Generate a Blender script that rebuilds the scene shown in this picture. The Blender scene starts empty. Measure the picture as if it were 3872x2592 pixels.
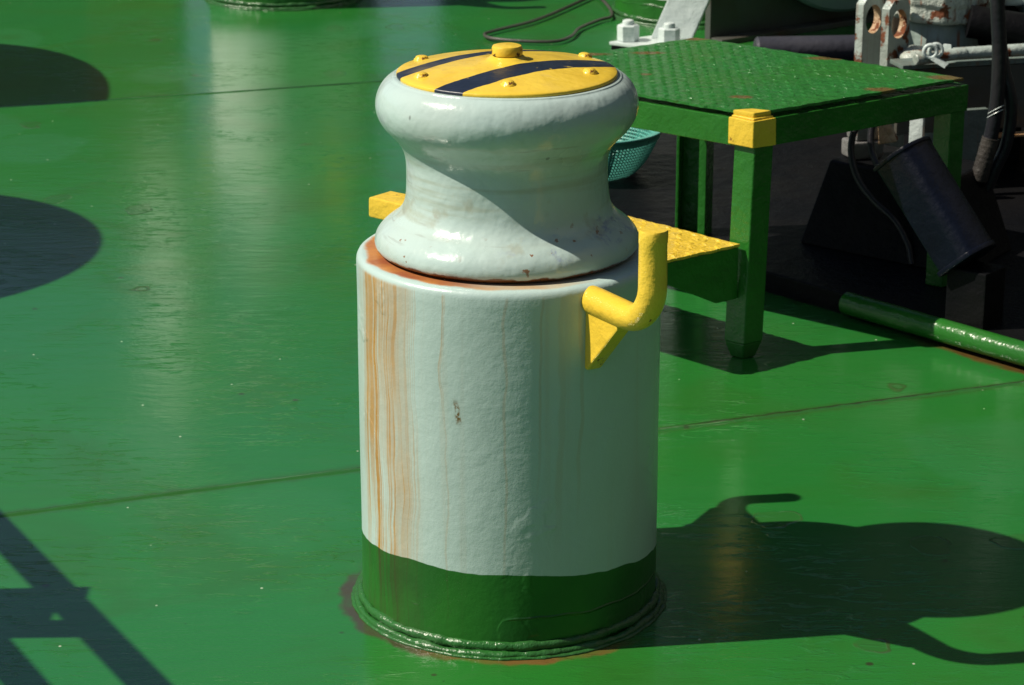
import bpy, bmesh, math, random
from mathutils import Vector, Matrix, noise
random.seed(7)
R = math.radians
scene = bpy.context.scene
col = scene.collection

# ------------------------------------------------------------------ camera, sky, sun, exposure
cam_d = bpy.data.cameras.new('camera')
cam_d.sensor_width = 36.0
cam_d.lens = 9500 / 3872 * 36
cam_d.clip_start = 0.05
cam_d.clip_end = 6000
cam_d.dof.use_dof = True
cam_d.dof.focus_distance = 3.95
cam_d.dof.aperture_fstop = 16
cam = bpy.data.objects.new('camera', cam_d)
cam.location = (0, -3.962, 1.739)
cam.rotation_euler = (R(72), 0, 0)
col.objects.link(cam)
scene.camera = cam

SUN_EL = R(49.0)
SHADOW_AZ = R(8.5)                      # shadows run along +x, turned a little to +y
to_sun = Vector((-math.cos(SUN_EL) * math.cos(SHADOW_AZ), -math.cos(SUN_EL) * math.sin(SHADOW_AZ), math.sin(SUN_EL)))
world = bpy.data.worlds.new('World')
scene.world = world
world.use_nodes = True
wn = world.node_tree
sky = wn.nodes.new('ShaderNodeTexSky')
sky.sky_type = 'NISHITA'
sky.sun_disc = False
sky.sun_elevation = SUN_EL
sky.sun_rotation = math.atan2(to_sun.x, to_sun.y)
sky.air_density = 1.0
sky.dust_density = 0.9
sky.ozone_density = 1.5
bg = wn.nodes['Background']
bg.inputs['Strength'].default_value = 0.050
wn.links.new(sky.outputs[0], bg.inputs[0])

sun_d = bpy.data.lights.new('sun', 'SUN')
sun_d.energy = 4.8
sun_d.angle = R(0.53)
sun_d.color = (1.0, 0.91, 0.77)
sun = bpy.data.objects.new('sun', sun_d)
sun.rotation_euler = to_sun.to_track_quat('Z', 'Y').to_euler()
sun.location = (-6, -1, 9)
col.objects.link(sun)

scene.view_settings.view_transform = 'Standard'
scene.view_settings.look = 'None'
scene.view_settings.gamma = 1.0
scene.view_settings.use_curve_mapping = False
scene.view_settings.exposure = 0.30

# ------------------------------------------------------------------ node helpers
class NT:
    def __init__(s, name):
        s.m = bpy.data.materials.new(name)
        s.m.use_nodes = True
        s.t = s.m.node_tree
        s.b = s.t.nodes['Principled BSDF']
        s.tc = s.t.nodes.new('ShaderNodeTexCoord')
        s.co = s.tc.outputs['Object']
        sep = s.t.nodes.new('ShaderNodeSeparateXYZ')
        s.t.links.new(s.co, sep.inputs[0])
        s.x, s.y, s.z = sep.outputs
    def put(s, sock, v):
        if isinstance(v, (int, float)): sock.default_value = v
        elif isinstance(v, (tuple, list)):
            sock.default_value = tuple(v) + ((1.0,) if len(v) == 3 and sock.type == 'RGBA' else ())
        else: s.t.links.new(v, sock)
    def math(s, op, a, b=0.0, c=None, clamp=False):
        n = s.t.nodes.new('ShaderNodeMath'); n.operation = op; n.use_clamp = clamp
        s.put(n.inputs[0], a); s.put(n.inputs[1], b)
        if c is not None: s.put(n.inputs[2], c)
        return n.outputs[0]
    def add(s, a, b): return s.math('ADD', a, b)
    def sub(s, a, b): return s.math('SUBTRACT', a, b)
    def mul(s, a, b): return s.math('MULTIPLY', a, b)
    def mad(s, a, b, c): return s.math('MULTIPLY_ADD', a, b, c)
    def step(s, v, lo, hi):                       # smooth 0..1 between lo and hi (hi may be below lo)
        n = s.t.nodes.new('ShaderNodeMapRange'); n.interpolation_type = 'SMOOTHSTEP'
        a, b, t0, t1 = (lo, hi, 0, 1) if lo < hi else (hi, lo, 1, 0)
        s.put(n.inputs[0], v); s.put(n.inputs[1], a); s.put(n.inputs[2], b); s.put(n.inputs[3], t0); s.put(n.inputs[4], t1)
        return n.outputs[0]
    def xyz(s, a, b, c):
        n = s.t.nodes.new('ShaderNodeCombineXYZ')
        s.put(n.inputs[0], a); s.put(n.inputs[1], b); s.put(n.inputs[2], c)
        return n.outputs[0]
    def scaled(s, v):
        n = s.t.nodes.new('ShaderNodeMapping'); s.t.links.new(s.co, n.inputs[0]); n.inputs[3].default_value = v
        return n.outputs[0]
    def noise(s, scale, detail=3, vec=None, rough=0.5, dist=0.0):
        n = s.t.nodes.new('ShaderNodeTexNoise')
        s.t.links.new(vec if vec is not None else s.co, n.inputs['Vector'])
        n.inputs['Scale'].default_value = scale; n.inputs['Detail'].default_value = detail
        n.inputs['Roughness'].default_value = rough; n.inputs['Distortion'].default_value = dist
        return n.outputs['Fac']
    def voronoi(s, scale, vec=None, rand=1.0):
        n = s.t.nodes.new('ShaderNodeTexVoronoi')
        s.t.links.new(vec if vec is not None else s.co, n.inputs['Vector'])
        n.inputs['Scale'].default_value = scale; n.inputs['Randomness'].default_value = rand
        return n.outputs['Distance'], n.outputs['Color']
    def mix(s, f, a, b):
        n = s.t.nodes.new('ShaderNodeMix'); n.data_type = 'RGBA'
        s.put(n.inputs[0], f); s.put(n.inputs[6], a); s.put(n.inputs[7], b)
        return n.outputs[2]
    def bump(s, h, dist, strength=1.0, prev=None):
        n = s.t.nodes.new('ShaderNodeBump')
        n.inputs['Strength'].default_value = strength; n.inputs['Distance'].default_value = dist
        s.t.links.new(h, n.inputs['Height'])
        if prev is not None: s.t.links.new(prev, n.inputs['Normal'])
        return n.outputs[0]
    def out(s, color, rough, normal=None, spec=0.5, metal=0.0, coat=0.0):
        s.put(s.b.inputs['Base Color'], color); s.put(s.b.inputs['Roughness'], rough)
        s.b.inputs['Specular IOR Level'].default_value = spec
        s.b.inputs['Metallic'].default_value = metal
        if coat: s.b.inputs['Coat Weight'].default_value = coat; s.b.inputs['Coat Roughness'].default_value = 0.12
        if normal is not None: s.t.links.new(normal, s.b.inputs['Normal'])
        return s.m

RUST_A, RUST_B = (0.20, 0.055, 0.012), (0.06, 0.018, 0.008)

def paint(name, c, c2=None, rough=0.3, lump=18, lump_d=0.004, rust=0.0, rust_scale=12, drip=0.0, spec=0.5, chips=None):
    n = NT(name)
    c2 = c2 or tuple(v * 0.8 for v in c)
    cl = n.mix(n.step(n.noise(5, 4), 0.35, 0.7), c, c2)
    cl = n.mix(n.mul(n.step(n.noise(60, 3), 0.62, 0.75), 0.25), cl, tuple(v * 0.55 for v in c))
    if drip:
        d = n.noise(1.0, 4, n.scaled((38, 38, 3.2)))
        cl = n.mix(n.mul(n.step(d, 0.56, 0.72), drip), cl, RUST_B)
        cl = n.mix(n.mul(n.step(n.noise(1.0, 3, n.scaled((70, 70, 7))), 0.6, 0.72), drip), cl, RUST_A)
    if rust:
        r = n.noise(rust_scale, 5, rough=0.65)
        m = n.step(r, 0.74 - rust, 0.79 - rust)
        cl = n.mix(m, cl, n.mix(n.noise(rust_scale * 4, 3), RUST_B, RUST_A))
        rough = n.mad(m, 0.4, rough)
    if chips: pass
    b = n.bump(n.noise(lump, 4), lump_d, 1.0)
    b = n.bump(n.noise(lump * 7, 2), lump_d * 0.16, 1.0, b)
    return n.out(cl, rough, b, spec)

GREEN, GREEN2 = (0.018, 0.135, 0.014), (0.014, 0.105, 0.012)
YEL, YEL2 = (0.76, 0.53, 0.050), (0.69, 0.46, 0.038)
WHITE, WHITE2 = (0.43, 0.56, 0.535), (0.385, 0.51, 0.485)

# ---- deck paint
def deck_mat():
    n = NT('green_deck_paint')
    big = n.step(n.noise(0.9, 3), 0.3, 0.7)
    c = n.mix(big, (0.0155, 0.148, 0.029), (0.0185, 0.156, 0.020))
    c = n.mix(n.mul(n.step(n.noise(3.2, 5, dist=0.6), 0.5, 0.68), 0.45), c, (0.026, 0.125, 0.016))
    # blistered patches under the top coat, scuffs and worn strokes
    wv = n.xyz(n.add(n.x, n.mul(n.noise(7, 3), 0.10)), n.add(n.mul(n.y, 0.8), n.mul(n.noise(8, 3), 0.10)), 0.0)
    pd, pc = n.voronoi(3.6, wv)
    pr_ = n.math('GREATER_THAN', pc, 0.30)
    patch = n.mul(n.step(pd, 0.150, 0.140), pr_)
    lines = n.mul(n.mul(n.step(n.math('ABSOLUTE', n.sub(pd, 0.145)), 0.012, 0.003), pr_), n.step(n.noise(9, 2), 0.42, 0.55))
    pd2, pc2 = n.voronoi(1.9, wv)
    patch2 = n.step(n.mad(n.noise(12, 3), 0.12, pd2), 0.42, 0.34)
    c = n.mix(n.mul(patch, 0.5), c, (0.026, 0.105, 0.020))
    c = n.mix(n.mul(patch2, 0.40), c, (0.026, 0.165, 0.048))
    blot = n.step(n.noise(1.5, 5, rough=0.62, dist=0.8), 0.52, 0.66)
    c = n.mix(n.mul(blot, 0.48), c, (0.024, 0.110, 0.014))
    c = n.mix(n.mul(lines, 0.8), c, (0.042, 0.085, 0.022))
    sf = n.noise(1.0, 5, n.xyz(n.mul(n.x, 7.0), n.mul(n.y, 26.0), 4.0), rough=0.68, dist=0.8)
    c = n.mix(n.mul(n.step(sf, 0.52, 0.72), 0.28), c, (0.034, 0.150, 0.034))
    c = n.mix(n.mul(n.step(sf, 0.44, 0.26), 0.30), c, (0.014, 0.088, 0.012))
    # dark dirt spots, pale flecks, scratches
    d, dc = n.voronoi(7.5)
    c = n.mix(n.mul(n.step(d, 0.06, 0.035), 0.8), c, (0.03, 0.022, 0.014))
    d, dc = n.voronoi(19)
    c = n.mix(n.mul(n.step(d, 0.045, 0.03), 0.6), c, (0.012, 0.03, 0.012))
    d, dc = n.voronoi(14, n.scaled((1.0, 0.8, 1)))
    c = n.mix(n.mul(n.step(d, 0.040, 0.028), 0.85), c, (0.45, 0.5, 0.38))
    sc = n.noise(1.0, 2, n.xyz(n.mad(n.x, 2.0, n.mul(n.y, 1.2)), n.mul(n.sub(n.y, n.mul(n.x, 0.6)), 80.0), 0.0))
    c = n.mix(n.mul(n.mul(n.step(sc, 0.76, 0.80), n.step(n.noise(4, 2), 0.52, 0.6)), 0.5), c, (0.16, 0.28, 0.13))
    # rust bleeding round the foot of the bollard, mostly on the near left
    rr = n.math('SQRT', n.add(n.math('POWER', n.add(n.x, 0.005), 2.0), n.math('POWER', n.y, 2.0)))
    rr = n.mad(n.noise(16, 5), -0.055, n.add(rr, 0.0275))
    ring = n.mul(n.step(rr, 0.258, 0.264), n.step(rr, 0.292, 0.279))
    side = n.step(n.add(n.mul(n.x, -0.55), n.mul(n.y, -0.83)), 0.02, 0.13)
    side = n.mul(side, n.step(n.noise(7, 3), 0.25, 0.5))
    c = n.mix(n.mul(n.mul(ring, side), 0.85), c, n.mix(n.step(n.add(n.x, n.mul(n.noise(12, 3), 0.12)), -0.14, 0.0), (0.060, 0.036, 0.026), (0.17, 0.072, 0.024)))
    # rust along the edge under the round rail
    e = n.add(n.mul(n.sub(n.x, 1.112), 0.745), n.mul(n.sub(n.y, 1.218), 0.668))
    e = n.mad(n.noise(14, 4), 0.06, e)
    em = n.mul(n.mul(n.step(e, -0.02, 0.0), n.step(n.x, 0.85, 1.0)), n.step(n.y, 2.2, 1.6))
    c = n.mix(n.mul(em, 0.85), c, n.mix(n.noise(40, 3), (0.04, 0.018, 0.008), (0.16, 0.055, 0.018)))
    # dirt in the right half of the near seam
    s2 = n.sub(n.sub(n.y, 0.7057), n.mul(n.x, 0.372))
    s3 = n.sub(n.sub(n.y, 4.3105), n.mul(n.x, 0.3284))
    sw = n.mad(n.noise(30, 4), 0.014, -0.007)
    soft = n.math('MAXIMUM', n.step(n.math('ABSOLUTE', n.add(s2, n.mul(sw, 3.0))), 0.034, 0.004), n.mul(n.step(n.math('ABSOLUTE', n.add(s3, sw)), 0.02, 0.002), n.step(n.x, 0.2, 0.1)))
    c = n.mix(n.mul(soft, 0.55), c, (0.030, 0.085, 0.014))
    hard = n.mul(n.step(n.math('ABSOLUTE', n.sub(n.add(s2, n.mul(sw, 0.8)), 0.008)), 0.0045, 0.002), n.step(n.noise(5, 2), 0.36, 0.5))
    c = n.mix(n.mul(hard, 0.6), c, (0.024, 0.032, 0.010))
    hard3 = n.mul(n.step(n.math('ABSOLUTE', n.add(s3, n.mul(sw, 0.6))), 0.006, 0.002), n.step(n.x, 0.2, 0.1))
    c = n.mix(n.mul(hard3, 0.75), c, (0.010, 0.030, 0.010))
    s2 = n.sub(n.add(s2, sw), 0.006)
    sm = n.mul(n.step(n.math('ABSOLUTE', s2), 0.009, 0.004), n.mul(n.step(n.x, 0.22, 0.45), n.step(n.noise(5, 2), 0.38, 0.5)))
    c = n.mix(n.mul(sm, 0.85), c, (0.022, 0.018, 0.010))
    # brushed, slightly rippled surface
    br = n.noise(1.0, 4, n.xyz(n.mul(n.x, 9.0), n.mul(n.y, 22.0), 0.0), rough=0.6, dist=0.7)
    b = n.bump(n.noise(2.2, 2), 0.0022, 1.0)
    b = n.bump(br, 0.00055, 1.0, b)
    b = n.bump(sf, 0.0006, 1.0, b)
    st = n.noise(1.0, 4, n.xyz(n.mul(n.x, 13.0), n.mul(n.y, 44.0), 7.0), rough=0.6, dist=0.5)
    b = n.bump(n.mul(n.step(st, 0.53, 0.62), n.step(n.noise(2.6, 3), 0.42, 0.62)), 0.0007, 1.0, b)
    b = n.bump(n.noise(90, 3), 0.00009, 1.0, b)
    b = n.bump(lines, 0.0006, 0.8, b)
    b = n.bump(patch, 0.0004, 0.8, b)
    rg = n.add(n.mad(n.noise(6, 4), 0.10, 0.12), n.mul(patch2, 0.05))
    return n.out(c, rg, b, 1.0)

def pedestal_mat(name, WHITE, WHITE2):
    n = NT(name)
    ang = n.math('ARCTAN2', n.x, n.mul(n.y, -1.0))
    rad = n.math('SQRT', n.add(n.math('POWER', n.x, 2.0), n.math('POWER', n.y, 2.0)))
    wht = n.mix(n.step(n.noise(4, 4), 0.3, 0.75), WHITE, WHITE2)
    wht = n.mix(n.mul(n.step(n.noise(1, 4, n.scaled((3, 3, 1.2))), 0.5, 0.75), 0.35), wht, (0.50, 0.52, 0.40))
    zb = n.add(n.mad(n.x, -0.048, 0.112), n.mul(n.y, -0.108))
    zb = n.add(zb, n.mad(n.noise(9, 3), 0.022, -0.011))
    isgreen = n.step(n.sub(n.z, zb), 0.0008, -0.0008)
    grn = n.mix(n.step(n.noise(7, 4), 0.35, 0.7), GREEN, (0.012, 0.09, 0.012))
    # rust streaks
    w = n.mad(n.noise(4, 2), 0.16, n.mad(n.noise(1.0, 3, n.scaled((26, 26, 14))), 0.05, n.sub(ang, 0.105)))
    win = n.mul(n.step(w, -1.40, -1.12), n.step(w, -0.52, -0.80))
    st = n.noise(1.0, 3, n.xyz(n.mul(w, 20.0), n.mul(n.z, 1.1), 2.0), rough=0.6)
    st2 = n.noise(1.0, 2, n.xyz(n.mul(w, 62.0), n.mul(n.z, 1.4), 5.0))
    wash = n.mul(n.step(n.noise(1.0, 3, n.xyz(n.mul(w, 6.0), n.mul(n.z, 2.2), 9.0)), 0.36, 0.60), 0.55)
    s = n.mul(win, n.math('MAXIMUM', wash, n.math('MAXIMUM', n.mul(n.step(st, 0.50, 0.70), 0.8), n.mul(n.step(st2, 0.52, 0.66), 0.85))))
    s = n.mul(s, n.mad(n.step(n.noise(1.0, 3, n.scaled((30, 30, 5))), 0.35, 0.62), 0.40, 0.72))
    def line(a, wd, z1, k):
        v = n.step(n.math('ABSOLUTE', n.sub(w, a)), wd, wd * 0.35)
        return n.mul(n.mul(v, n.step(n.z, z1 - 0.08, z1 + 0.14)), k)
    for a, wd, z1, k in ((-1.12, 0.115, 0.30, 0.72), (-0.87, 0.085, 0.22, 0.5), (-1.16, 0.020, 0.15, 0.9), (-1.09, 0.050, 0.22, 0.85), (-1.03, 0.026, 0.0, 0.95), (-1.00, 0.010, 0.05, 0.8), (-0.90, 0.014, 0.15, 0.7), (-0.84, 0.010, 0.0, 0.6), (-0.80, 0.030, 0.36, 0.8), (-0.76, 0.008, 0.02, 0.5),
                         (-0.70, 0.012, 0.1, 0.5), (-0.43, 0.007, 0.38, 0.40), (-0.42, 0.010, 0.05, 0.22), (-0.02, 0.012, 0.12, 0.25), (0.19, 0.012, 0.30, 0.25),
                         (0.33, 0.03, 0.2, 0.16), (0.46, 0.02, 0.25, 0.2)):
        s = n.math('MAXIMUM', s, line(a, wd, z1, k))
    faint = n.mul(n.step(n.noise(1.0, 4, n.xyz(n.mul(ang, 9.0), n.mul(n.z, 0.9), 1.0)), 0.55, 0.75), 0.16)
    s = n.math('MAXIMUM', s, faint)
    s = n.mul(s, n.step(n.z, 0.607, 0.60))
    s = n.math('MULTIPLY', s, n.mad(n.noise(30, 3), 0.4, 0.78), clamp=True)
    rc = n.mix(n.noise(14, 3), (0.50, 0.235, 0.012), (0.30, 0.135, 0.010))
    c = n.mix(n.mul(s, 0.95), wht, rc)
    cg = n.mix(n.mul(s, 0.9), grn, (0.040, 0.040, 0.012))
    c = n.mix(isgreen, c, cg)
    # brown graze in the middle of the near face
    gx = n.sub(ang, n.mad(n.z, -0.6, -0.335 + 0.6 * 0.42))
    gz = n.sub(n.z, 0.412)
    g = n.mul(n.step(n.math('ABSOLUTE', n.mad(n.noise(45, 3), 0.06, n.sub(gx, 0.03))), 0.024, 0.008), n.step(n.math('ABSOLUTE', gz), 0.026, 0.008))
    g = n.mul(g, n.step(n.noise(120, 3), 0.36, 0.52))
    c = n.mix(g, c, (0.15, 0.085, 0.018))
    # small dark chips
    d, dc = n.voronoi(9)
    c = n.mix(n.mul(n.step(d, 0.03, 0.02), 0.7), c, (0.1, 0.1, 0.08))
    # stained ledge round the roller
    edge = n.mad(n.noise(16, 4), 0.03, n.sub(rad, 0.015))
    top = n.mul(n.step(n.z, 0.606, 0.610), n.step(edge, 0.240, 0.230))
    left = n.step(n.mad(n.noise(6, 3), 0.5, ang), 0.35, -0.35)
    stain = n.mix(n.step(n.noise(10, 4), 0.35, 0.62), (0.50, 0.21, 0.055), (0.31, 0.095, 0.042))
    pale = n.mix(n.step(n.noise(12, 3), 0.4, 0.6), (0.50, 0.42, 0.28), (0.52, 0.30, 0.12))
    lip = n.step(ang, 0.75, 0.35)
    c = n.mix(n.mul(top, n.mul(lip, 0.75)), c, pale)
    c = n.mix(n.mul(top, left), c, stain)
    b = n.bump(n.noise(7, 2), 0.0022, 1.0)
    b = n.bump(n.noise(48, 5, rough=0.6), 0.0011, 1.0, b)
    b = n.bump(n.mul(n.step(n.noise(13, 3), 0.60, 0.66), n.step(n.noise(3, 2), 0.45, 0.6)), 0.0012, 0.8, b)
    scar = n.step(n.math('ABSOLUTE', n.sub(n.z, n.mad(n.noise(8, 3), 0.03, n.mad(n.x, -0.02, 0.048)))), 0.003, 0.0)
    b = n.bump(n.mul(scar, n.step(n.noise(6, 3), 0.48, 0.60)), 0.003, 0.8, b)
    return n.out(c, n.mad(n.noise(20, 3), 0.12, 0.26), b, 0.5)

def roller_mat():
    n = NT('roller_paint')
    c = n.mix(n.step(n.noise(6, 4), 0.3, 0.75), WHITE, (0.43, 0.53, 0.50))
    rad = n.math('SQRT', n.add(n.math('POWER', n.x, 2.0), n.math('POWER', n.y, 2.0)))
    low = n.step(n.z, 0.70, 0.67)
    ink = n.mul(n.step(n.noise(9, 6, rough=0.7, dist=0.5), 0.55, 0.66), n.mul(n.step(n.z, 0.63, 0.66), n.step(n.z, 0.745, 0.70)))
    ink = n.mul(ink, n.step(n.add(n.x, n.mul(n.y, -0.4)), 0.05, 0.12))
    c = n.mix(n.mul(ink, 0.75), c, (0.17, 0.20, 0.42))
    grime = n.mul(n.step(n.noise(18, 4), 0.58, 0.68), n.mul(n.step(n.z, 0.63, 0.66), n.step(n.z, 0.78, 0.72)))
    c = n.mix(n.mul(grime, 0.40), c, (0.30, 0.29, 0.20))
    band = n.mul(n.step(n.noise(1.0, 4, n.scaled((4, 4, 60))), 0.50, 0.68), n.mul(n.step(n.z, 0.66, 0.69), n.step(n.z, 0.83, 0.79)))
    c = n.mix(n.mul(band, 0.5), c, (0.33, 0.36, 0.27))
    spk = n.mul(n.step(n.noise(48, 4), 0.66, 0.70), n.step(n.noise(5, 2), 0.46, 0.56))
    spk = n.mul(spk, n.step(n.z, 0.72, 0.66))
    c = n.mix(n.mul(spk, 0.9), c, (0.22, 0.09, 0.03))
    d, dc = n.voronoi(12, n.scaled((1, 1, 0.6)))
    c = n.mix(n.mul(n.step(d, 0.05, 0.03), 0.6), c, (0.09, 0.09, 0.09))
    edge = n.step(n.mad(n.noise(24, 4), 0.02, n.sub(n.z, 0.010)), 0.6250, 0.6215)
    c = n.mix(edge, c, n.mix(n.noise(40, 3), (0.05, 0.02, 0.008), (0.22, 0.075, 0.015)))
    b = n.bump(n.noise(14, 3), 0.005, 1.0)
    b = n.bump(n.noise(70, 3), 0.0007, 1.0, b)
    scr = n.mul(n.step(n.noise(1.0, 3, n.scaled((9, 9, 150))), 0.60, 0.66), n.mul(n.step(n.noise(6, 3), 0.5, 0.6), n.mul(n.step(n.z, 0.64, 0.67), n.step(n.z, 0.86, 0.82))))
    c = n.mix(n.mul(scr, 0.55), c, (0.24, 0.25, 0.22))
    return n.out(c, n.mad(n.step(n.noise(9, 4), 0.4, 0.7), 0.14, 0.15), b, 0.5)

def cap_mat():
    n = NT('striped_cap_paint')
    c = n.mix(n.step(n.noise(12, 4), 0.35, 0.7), YEL, YEL2)
    c = n.mix(n.mul(n.step(n.noise(25, 4), 0.6, 0.72), 0.35), c, (0.5, 0.36, 0.1))
    v = n.add(n.mul(n.x, -0.612), n.mul(n.y, 0.791))
    v = n.mad(n.noise(22, 4), 0.010, n.sub(v, 0.005))
    s = n.math('MAXIMUM', n.mul(n.step(v, -0.086, -0.0848), n.step(v, -0.0368, -0.038)), n.mul(n.step(v, 0.060, 0.0612), n.step(v, 0.098, 0.0968)))
    navy = n.mix(n.noise(35, 4), (0.006, 0.010, 0.022), (0.016, 0.024, 0.045))
    c = n.mix(n.mul(s, n.mad(n.step(n.noise(70, 4), 0.66, 0.72), -0.5, 1.0)), c, navy)
    c = n.mix(n.mul(n.step(n.noise(8, 4), 0.55, 0.72), 0.22), c, (0.40, 0.30, 0.12))
    b = n.bump(n.noise(16, 3), 0.004, 1.0)
    b = n.bump(n.noise(80, 3), 0.0006, 1.0, b)
    return n.out(c, n.mad(s, 0.12, 0.25), b, 0.5)

def bolt_mat():
    n = NT('chipped_yellow')
    c = n.mix(n.noise(14, 3), YEL, YEL2)
    m = n.mul(n.step(n.noise(60, 4), 0.52, 0.56), n.step(n.z, 0.949, 0.942))
    c = n.mix(m, c, (0.06, 0.028, 0.014))
    return n.out(c, 0.28, n.bump(n.noise(60, 3), 0.002, 1.0), 0.5)

def tread_mat(name, c1, c2, rusty):
    n = NT(name)
    c = n.mix(n.step(n.noise(5, 4), 0.35, 0.7), c1, c2)
    if rusty:
        m = None
        for (px, py, sx, sy) in rusty:
            e = n.add(n.math('POWER', n.mul(n.sub(n.x, px), 1 / sx), 2.0), n.math('POWER', n.mul(n.sub(n.y, py), 1 / sy), 2.0))
            k = n.step(n.mad(n.noise(30, 4), 1.5, e), 1.75, 1.15)
            m = k if m is None else n.math('MAXIMUM', m, k)
        c = n.mix(n.mul(m, 0.7), c, n.mix(n.noise(50, 4), (0.10, 0.03, 0.015), (0.23, 0.09, 0.03)))
    b = n.bump(n.noise(1.0, 4, n.scaled((22, 44, 20)), rough=0.62, dist=0.6), 0.014, 1.0)
    b = n.bump(n.noise(60, 3), 0.0012, 1.0, b)
    return n.out(c, 0.27, b, 0.6)

M = {}
M['deck'] = deck_mat()
M['pedestal'] = pedestal_mat('pedestal_paint', WHITE, WHITE2)
M['pedestal_reflection'] = pedestal_mat('reflection_pedestal_paint', (0.74, 0.78, 0.75), (0.68, 0.72, 0.70))  # far copies made paler to brighten their reflection in the deck
M['roller'] = roller_mat()
M['cap'] = cap_mat()
M['bolt'] = bolt_mat()
M['yellow'] = paint('yellow_paint', YEL, YEL2, 0.26, 30, 0.004, rust=0.085, rust_scale=24)
M['screw'] = paint('screw_yellow', YEL, YEL2, 0.3, 50, 0.003, rust=0.16, rust_scale=70)
M['yellow_rusty'] = paint('rusty_yellow_paint', YEL, YEL2, 0.3, 20, 0.006, rust=0.17, rust_scale=14)
M['green'] = paint('green_paint', GREEN, GREEN2, 0.27, 22, 0.005)
M['weld'] = paint('green_weld_paint', (0.022, 0.12, 0.022), (0.03, 0.09, 0.03), 0.27, 40, 0.006)
M['green_dark'] = paint('rusty_dark_green_paint', GREEN, (0.010, 0.075, 0.010), 0.35, 22, 0.005, rust=0.1, rust_scale=9)  # mottled with a darker green, rougher, with rust spots
M['white'] = paint('grey_white_paint', (0.58, 0.66, 0.64), (0.52, 0.60, 0.58), 0.25, 26, 0.005)
M['rusty_white'] = paint('rusty_white_paint', (0.42, 0.47, 0.42), (0.34, 0.38, 0.33), 0.35, 24, 0.014, rust=0.20, rust_scale=20, drip=0.7)
M['drip_white'] = paint('rust_dripped_grey_paint', (0.38, 0.45, 0.42), (0.28, 0.32, 0.28), 0.35, 24, 0.008, rust=0.17, rust_scale=13, drip=0.3)
M['rust_bare'] = paint('orange_rust', (0.45, 0.36, 0.24), (0.34, 0.14, 0.03), 0.5, 40, 0.01, rust=0.2, rust_scale=25)
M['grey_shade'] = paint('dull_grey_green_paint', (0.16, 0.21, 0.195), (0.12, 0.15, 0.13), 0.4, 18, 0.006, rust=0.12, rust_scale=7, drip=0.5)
M['hub'] = paint('rust_run_grey_paint', (0.22, 0.28, 0.26), (0.17, 0.21, 0.19), 0.4, 18, 0.006, rust=0.10, rust_scale=9, drip=0.8)
M['roll'] = paint('worn_blue_black_rubber', (0.030, 0.031, 0.042), (0.05, 0.05, 0.062), 0.42, 40, 0.003)
M['dark_grey'] = paint('dark_grey_paint', (0.07, 0.078, 0.07), (0.06, 0.045, 0.03), 0.4, 14, 0.005, rust=0.10, rust_scale=6)
M['drum'] = paint('drum_grey_paint', (0.20, 0.28, 0.27), (0.17, 0.24, 0.23), 0.45, 14, 0.004)
M['black'] = paint('black_tar_paint', (0.0032, 0.0036, 0.0048), (0.0055, 0.0055, 0.0060), 0.5, 20, 0.006, spec=0.09)
M['blue_black'] = paint('glossy_navy_cover', (0.002, 0.0035, 0.010), (0.0015, 0.0022, 0.006), 0.36, 14, 0.006, spec=0.25)
M['rubber'] = paint('black_rubber', (0.012, 0.012, 0.017), (0.02, 0.019, 0.021), 0.35, 60, 0.002, spec=0.35)
M['tape'] = paint('grey_tape_wrap', (0.040, 0.035, 0.031), (0.02, 0.018, 0.017), 0.45, 50, 0.004)
M['pipe_blue'] = paint('blue_steel', (0.07, 0.13, 0.15), (0.05, 0.07, 0.08), 0.35, 40, 0.004)
M['steel'] = paint('worn_steel', (0.18, 0.18, 0.18), (0.09, 0.085, 0.08), 0.3, 50, 0.004, rust=0.1, rust_scale=30)
M['mint'] = NT('mint_plastic').out((0.085, 0.34, 0.28), 0.35)
M['cable'] = paint('dark_cable', (0.055, 0.057, 0.045), (0.04, 0.04, 0.03), 0.45, 60, 0.002)
M['house'] = paint('house_stand_in_paint', (0.035, 0.040, 0.034), (0.03, 0.033, 0.028), 0.6, 3, 0.004)
M['house_pale'] = paint('pale_reflection_paint', (0.20, 0.25, 0.22), (0.17, 0.22, 0.19), 0.6, 3, 0.004)
M['reflection_filler'] = paint('filler_green_paint', (0.045, 0.075, 0.045), (0.035, 0.06, 0.035), 0.6, 3, 0.004)
M['post_brown'] = paint('brown_paint', (0.13, 0.06, 0.025), (0.10, 0.05, 0.02), 0.5, 5, 0.004)
M['bright_white'] = paint('reflection_white', (0.88, 0.88, 0.86), (0.84, 0.84, 0.82), 0.25, 8, 0.003)
M['sea'] = NT('sea_water').out((0.01, 0.035, 0.05), 0.15)

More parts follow.
